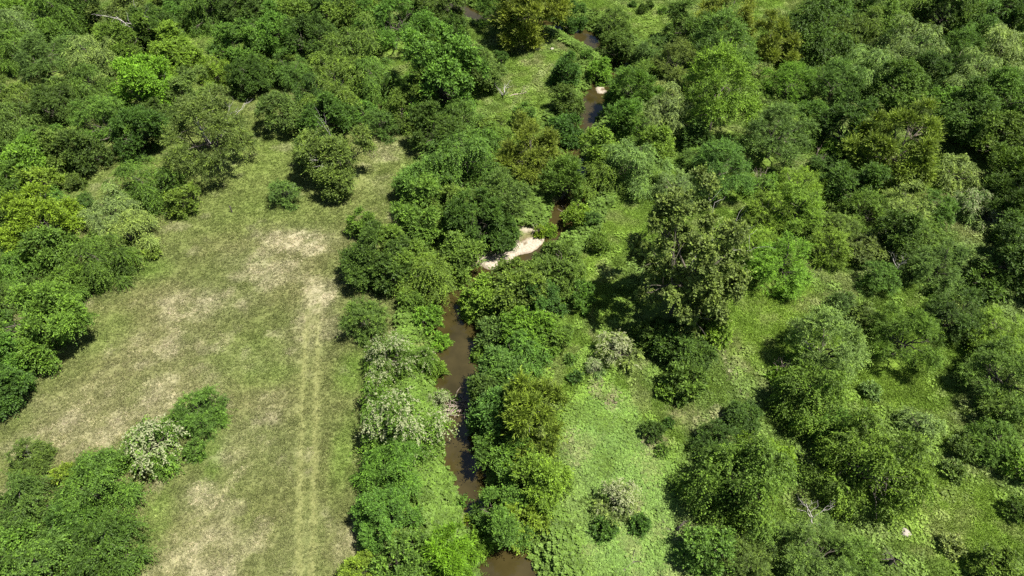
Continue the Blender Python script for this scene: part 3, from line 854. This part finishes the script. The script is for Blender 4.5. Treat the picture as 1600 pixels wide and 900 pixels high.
log(1045, 828, 1.6, 2.6, .1, 'short dark log beside the broken stump', M_DARKWOOD, 9)
log(765, 402, 1.3, .3, .05, 'short stick washed onto the smooth end of the sandbar', M_TWIG, 14)
log(905, 665, 1.8, .4, .06, 'thin grey branch lying on the creek-side weeds', M_PALE, 10)

# flood debris across the creek: a raft of dry sticks
o = thing('driftwood_pile', 'reddish brown raft of dry sticks jammed across the creek narrows', 'driftwood', 713, 642)
o.location.z = ZW - .02
r = np.random.default_rng(44)
for k in range(46):
    a = r.uniform(0, 3.14); c0 = np.array([r.normal(0, .75), r.normal(0, .6), .08 + abs(r.normal(0, .28))]); Lh = r.uniform(.4, 1.3)
    dv = np.array([math.cos(a), math.sin(a), r.normal(0, .25)]) * Lh
    link('stick', np_mesh('stick', *tube(curve(c0 - dv, c0 + dv, r, 4, .08), [.05, .045, .035, .02], 4), True), o, M_TWIG)
for (uu, vv, lab) in ((928, 128, 'brown tangle of flood sticks above the small upstream sandbar'), (884, 335, 'tangle of grey roots and sticks at the brown upstream water')):
    o = thing('driftwood_pile', lab, 'driftwood', uu, vv)
    for k in range(22):
        a = r.uniform(0, 3.14); c0 = np.array([r.normal(0, .8), r.normal(0, .7), .1 + abs(r.normal(0, .3))]); Lh = r.uniform(.5, 1.4)
        dv = np.array([math.cos(a), math.sin(a), r.normal(0, .5)]) * Lh
        link('stick', np_mesh('stick', *tube(curve(c0 - dv, c0 + dv, r, 4, .1), [.06, .05, .04, .02], 4), True), o, M_TWIG)

def stone(u, v, s, label, seed, group=None):
    import bmesh
    bm = bmesh.new(); bmesh.ops.create_icosphere(bm, subdivisions=2, radius=1)
    r = np.random.default_rng(seed); ph = r.uniform(0, 6, 6)
    for w in bm.verts:
        q = 1 + .16 * math.sin(3 * w.co.x + ph[0]) + .14 * math.sin(3.5 * w.co.y + ph[1]) + .1 * math.sin(5 * w.co.z + ph[2])
        w.co = Vector((w.co.x * 1.15, w.co.y * .9, w.co.z * .62)) * q * s
    me = bpy.data.meshes.new('stone'); bm.to_mesh(me); bm.free()
    x, y = world_at(u, v, 0); z = float(height(np.array([x]), np.array([y]))[0])
    o = link('stone', me, None, M_STONE)
    o.location = (x, y, z + .25 * s); o.rotation_euler = (0, 0, ph[3])
    o['label'] = label; o['category'] = 'stone'
    if group: o['group'] = group
stone(1415, 834, .42, 'pale tan boulder on bright grass below the biggest vine-draped tree', 1)
for i, (u, v, s) in enumerate([(839, 75, .55), (824, 67, .5), (844, 70, .4), (863, 77, .35), (817, 72, .3)]):
    stone(u, v, s, 'whitish stone lying on the far green pasture by the willow', 10 + i, 'whitish stones on the far pasture')

o = thing('fence_post', 'short dark wooden post standing alone on the dry meadow', 'post', 363, 333)
link('post_shaft', np_mesh('post_shaft', *tube([(0, 0, -.2), (0, 0, .5), (.01, .01, 1.15), (.01, .01, 1.2)], [.1, .095, .09, .02], 8), True), o, M_DARKWOOD)
link('wire_staple', np_mesh('wire_staple', *tube([(.09, 0, .8), (.15, 0, .83), (.15, 0, .9), (.09, 0, .93)], [.012] * 4, 5), True), o, M_DARKWOOD)

# ------------------------------------------------------------------ grass and weeds (uncountable: scattered tufts)
def mat_grass(name, hi):
    t = NT(name)
    ic = t.n('ShaderNodeAttribute', attribute_name='col', attribute_type='INSTANCER')
    at = t.n('ShaderNodeAttribute', attribute_name='t')
    k = t.ramp(at.outputs['Fac'], ((0, 1), (.7, hi)))
    c = t.n('ShaderNodeVectorMath', operation='SCALE')
    t.l(ic.outputs['Color'], c.inputs[0]); t.l(k, c.inputs['Scale'])
    leaf_shader(t, c.outputs[0], .25, .6, .2)
    return t.m
M_GRASS = mat_grass('grass_blades', 1.5)
M_WEED = mat_grass('weed_leaves', 1.45)

def patch_blades(seed, n, rad, h0, h1, w, lean=.6):
    r = np.random.default_rng(seed)
    nt_ = n // 7
    tc = np.stack([r.uniform(-rad, rad, nt_), r.uniform(-rad, rad, nt_)], 1)
    tc = tc[np.hypot(*tc.T) < rad]
    idx = r.integers(0, len(tc), n)
    base = np.concatenate([tc[idx] + r.normal(0, .07, (n, 2)), np.full((n, 1), -.05)], 1)
    az = r.uniform(0, 6.28, n); ln = r.uniform(.1, lean, n)
    h = r.uniform(h0, h1, n)
    d = np.stack([np.cos(az) * np.sin(ln * 1.3), np.sin(az) * np.sin(ln * 1.3), np.cos(ln * 1.3)], 1)
    sd = np.stack([-np.sin(az), np.cos(az), np.zeros(n)], 1) * w
    mid = base + d * h[:, None] * .6
    tip = base + d * h[:, None]; tip[:, 2] -= .25 * h * ln
    V = np.stack([base, mid + sd, tip, mid - sd], 1).reshape(-1, 3)
    me = np_mesh('tuft', V, np.arange(n * 4).reshape(n, 4))
    tt = r.random(len(tc))[idx] * .6 + r.random(n) * .4
    face_attr(me, 't', tt); me.materials.append(M_GRASS)
    return me

def patch_weeds(seed, n, rad, h0, h1, leaf):
    r = np.random.default_rng(seed)
    a = r.uniform(0, 6.28, n); q = rad * np.sqrt(r.random(n))
    c = np.stack([np.cos(a) * q, np.sin(a) * q, r.uniform(h0, h1, n)], 1)
    m = 6
    az = (np.arange(m)[None] / m * 6.28 + r.uniform(0, 6.28, (n, 1)) + r.normal(0, .3, (n, m)))
    el = r.uniform(-.35, .6, (n, m))
    d = np.stack([np.cos(az) * np.cos(el), np.sin(az) * np.cos(el), np.sin(el)], -1)
    L = leaf * r.uniform(.6, 1.3, (n, 1, 1)) * r.uniform(.8, 1.2, (n, m, 1))
    s = np.stack([-np.sin(az), np.cos(az), r.normal(0, .3, (n, m))], -1)
    A = c[:, None] + np.zeros((1, m, 1)); B = A + d * L * .55 + s * L * .32; C_ = A + d * L; C_[..., 2] -= L[..., 0] * .2; D = A + d * L * .55 - s * L * .32
    V = np.stack([A, B, C_, D], 2).reshape(-1, 3)
    me = np_mesh('weed', V, np.arange(n * m * 4).reshape(-1, 4))
    tt = np.repeat(r.random(n), m) * .75 + r.random(n * m) * .25
    face_attr(me, 't', tt); me.materials.append(M_WEED)
    return me

def scatter(name, meshes, label, cat, pts, scl, colr):
    coll = bpy.data.collections.new(name + '_pieces')
    for i, m in enumerate(meshes):
        coll.objects.link(bpy.data.objects.new(f'{name}_piece_{chr(97 + i)}', m))
    n = len(pts)
    me = bpy.data.meshes.new(name); me.vertices.add(n); me.vertices.foreach_set('co', pts.astype(np.float32).ravel())
    r = np.random.default_rng(n)
    for an, ty, val, key in (('rot', 'FLOAT', r.uniform(0, 6.28, n), 'value'), ('scl', 'FLOAT', scl, 'value'), ('pick', 'INT', r.integers(0, len(meshes), n), 'value')):
        a = me.attributes.new(an, ty, 'POINT'); a.data.foreach_set(key, val.astype(np.int32 if ty == 'INT' else np.float32))
    a = me.attributes.new('col', 'FLOAT_COLOR', 'POINT'); a.data.foreach_set('color', np.concatenate([colr, np.ones((n, 1))], 1).astype(np.float32).ravel())
    ng = bpy.data.node_groups.new(name + '_scatter', 'GeometryNodeTree')
    ng.interface.new_socket('Geometry', in_out='INPUT', socket_type='NodeSocketGeometry')
    ng.interface.new_socket('Geometry', in_out='OUTPUT', socket_type='NodeSocketGeometry')
    N = ng.nodes; Lk = ng.links
    gi, go = N.new('NodeGroupInput'), N.new('NodeGroupOutput')
    ip = N.new('GeometryNodeInstanceOnPoints'); ci = N.new('GeometryNodeCollectionInfo')
    ci.inputs['Collection'].default_value = coll; ci.inputs['Separate Children'].default_value = True; ci.inputs['Reset Children'].default_value = True
    def named(nm, ty):
        q = N.new('GeometryNodeInputNamedAttribute'); q.data_type = ty; q.inputs['Name'].default_value = nm
        return q.outputs['Attribute']
    cx = N.new('ShaderNodeCombineXYZ'); Lk.new(named('rot', 'FLOAT'), cx.inputs['Z'])
    ip.inputs['Pick Instance'].default_value = True
    Lk.new(gi.outputs[0], ip.inputs['Points']); Lk.new(ci.outputs[0], ip.inputs['Instance'])
    Lk.new(named('pick', 'INT'), ip.inputs['Instance Index']); Lk.new(cx.outputs[0], ip.inputs['Rotation']); Lk.new(named('scl', 'FLOAT'), ip.inputs['Scale'])
    Lk.new(ip.outputs[0], go.inputs[0])
    o = link(name, me)
    md = o.modifiers.new('scatter', 'NODES'); md.node_group = ng
    o['kind'] = 'stuff'; o['label'] = label; o['category'] = cat
    return o

# candidate points over the ground the photo can see
NC = 150000
cu = rng.uniform(-150, 1750, NC * 3); cv = rng.uniform(-60, 1010, NC * 3)
bb = (450 - cv) / FPX
tt_ = -CAMH / (-SP + bb * CP)
px_, py_ = (cu - 800) / FPX * tt_, (CP + bb * SP) * tt_
dep = py_ * CP + CAMH * SP
acc = rng.random(NC * 3) < np.clip((dep / 150) ** 2.2, .0, 1)      # even per square metre, a little denser close by
px_, py_ = px_[acc], py_[acc]
dcr = creek_d(px_, py_)
under = np.zeros(len(px_), bool)
for (a, b, c, kd) in TREES:
    under |= np.hypot(px_ - a, py_ - b) < c * .55
ok = (dcr > .5) & ~under & (sand_mask(px_, py_) < .25)
px_, py_, dcr = px_[ok], py_[ok], dcr[ok]
u, v, n1, n2, n3, left = ground_fields(px_, py_)
gcol = ground_colour(px_, py_, dcr)
pz = height(px_, py_)
P3 = np.stack([px_, py_, pz], 1)
rut = np.maximum(line_mask(px_, py_, RUTS[0], .45), line_mask(px_, py_, RUTS[1], .45))
rnd = rng.random(len(px_))
bare = blobs(px_, py_, BARE, n2, 1.5)
isleft = rnd < left
bank = (dcr < 4.5) & (rng.random(len(px_)) < .75)
jit = rng.uniform(.72, 1.3, (len(px_), 1)) * np.array([1.0, 1.04, .95])
straw = (rng.random(len(px_)) < .14)[:, None]
gjit = np.where(straw, np.array([1.7, 1.55, 1.9]), 1.0) * jit
selg = isleft & ~bank
gs = rng.uniform(.6, 1.15, len(px_)) * (1 - .6 * rut)
scatter('meadow_grass', [patch_blades(i, 64, .6, .08, .30, .028) for i in range(5)], 'short olive and straw-coloured grass of the dry meadow with the rutted track', 'grass', P3[selg], gs[selg], np.clip(gcol * gjit, 0, .7)[selg])
weedy = np.clip(blobs(px_, py_, BLUE, n1) * .9 + .08 + .5 * (n1 - .5), 0, 1)
selw = ~isleft & ~bank & (rng.random(len(px_)) < weedy) & (rng.random(len(px_)) > bare * .8)
scatter('weed_cover', [patch_weeds(20 + i, 34, .62, .03, .26, .135) for i in range(4)], 'low broad-leaved green weeds covering the field beside the creek', 'weeds', P3[selw], rng.uniform(.7, 1.25, selw.sum()), (gcol * jit * 1.05)[selw])
selh = ~isleft & ~bank & ~selw & (rng.random(len(px_)) > bare * .7)
scatter('green_grass', [patch_blades(40 + i, 80, .62, .12, .42, .026, .9) for i in range(4)], 'lush bright green grass between the brush and in the far pasture', 'grass', P3[selh], rng.uniform(.6, 1.2, selh.sum()), (gcol * jit)[selh])
bankc = np.array([.098, .158, .026]) * np.ones((len(px_), 1)) * (.75 + .6 * n2[:, None])
scatter('bank_weeds', [patch_weeds(60 + i, 30, .6, .1, .8, .22) for i in range(3)] + [patch_blades(70, 90, .6, .4, 1.0, .035, .9)], 'tall tangled weeds growing on both creek banks', 'weeds', P3[bank], rng.uniform(.6, 1.15, bank.sum()), (bankc * jit)[bank])
print('scatter', selg.sum(), selw.sum(), selh.sum(), bank.sum())

# look-alikes: say what each stands beside where that tells them apart
def same():
    seen = {}
    for rec in INFO:
        seen.setdefault(rec[0]['label'], []).append(rec)
    return {k_: v_ for k_, v_ in seen.items() if len(v_) > 1}
NEAR = {'elm': 'leafy tree', 'oak': 'round tree', 'vine': 'vine-draped tree', 'willow': 'willow', 'cotton': 'cottonwood', 'mesq': 'mesquite', 'bloom': 'flowering mound', 'shrub': 'shrub'}
for lab, recs in same().items():
    for root, x, y, kind, pal in recs:
        near = sorted((math.hypot(x - q[1], y - q[2]), q[3], q[4]) for q in INFO if q[0] is not root)[:4]
        near = [q for q in near if (q[1], q[2]) != (kind, pal)] or near
        new = f"{lab} beside {PAL[near[0][2]][1]} {NEAR[near[0][1]]}"
        if len(new.split()) <= 16:
            root['label'] = new
for lab, recs in same().items():
    for rec in recs:
        rec[0]['group'] = recs[0][0]['group']
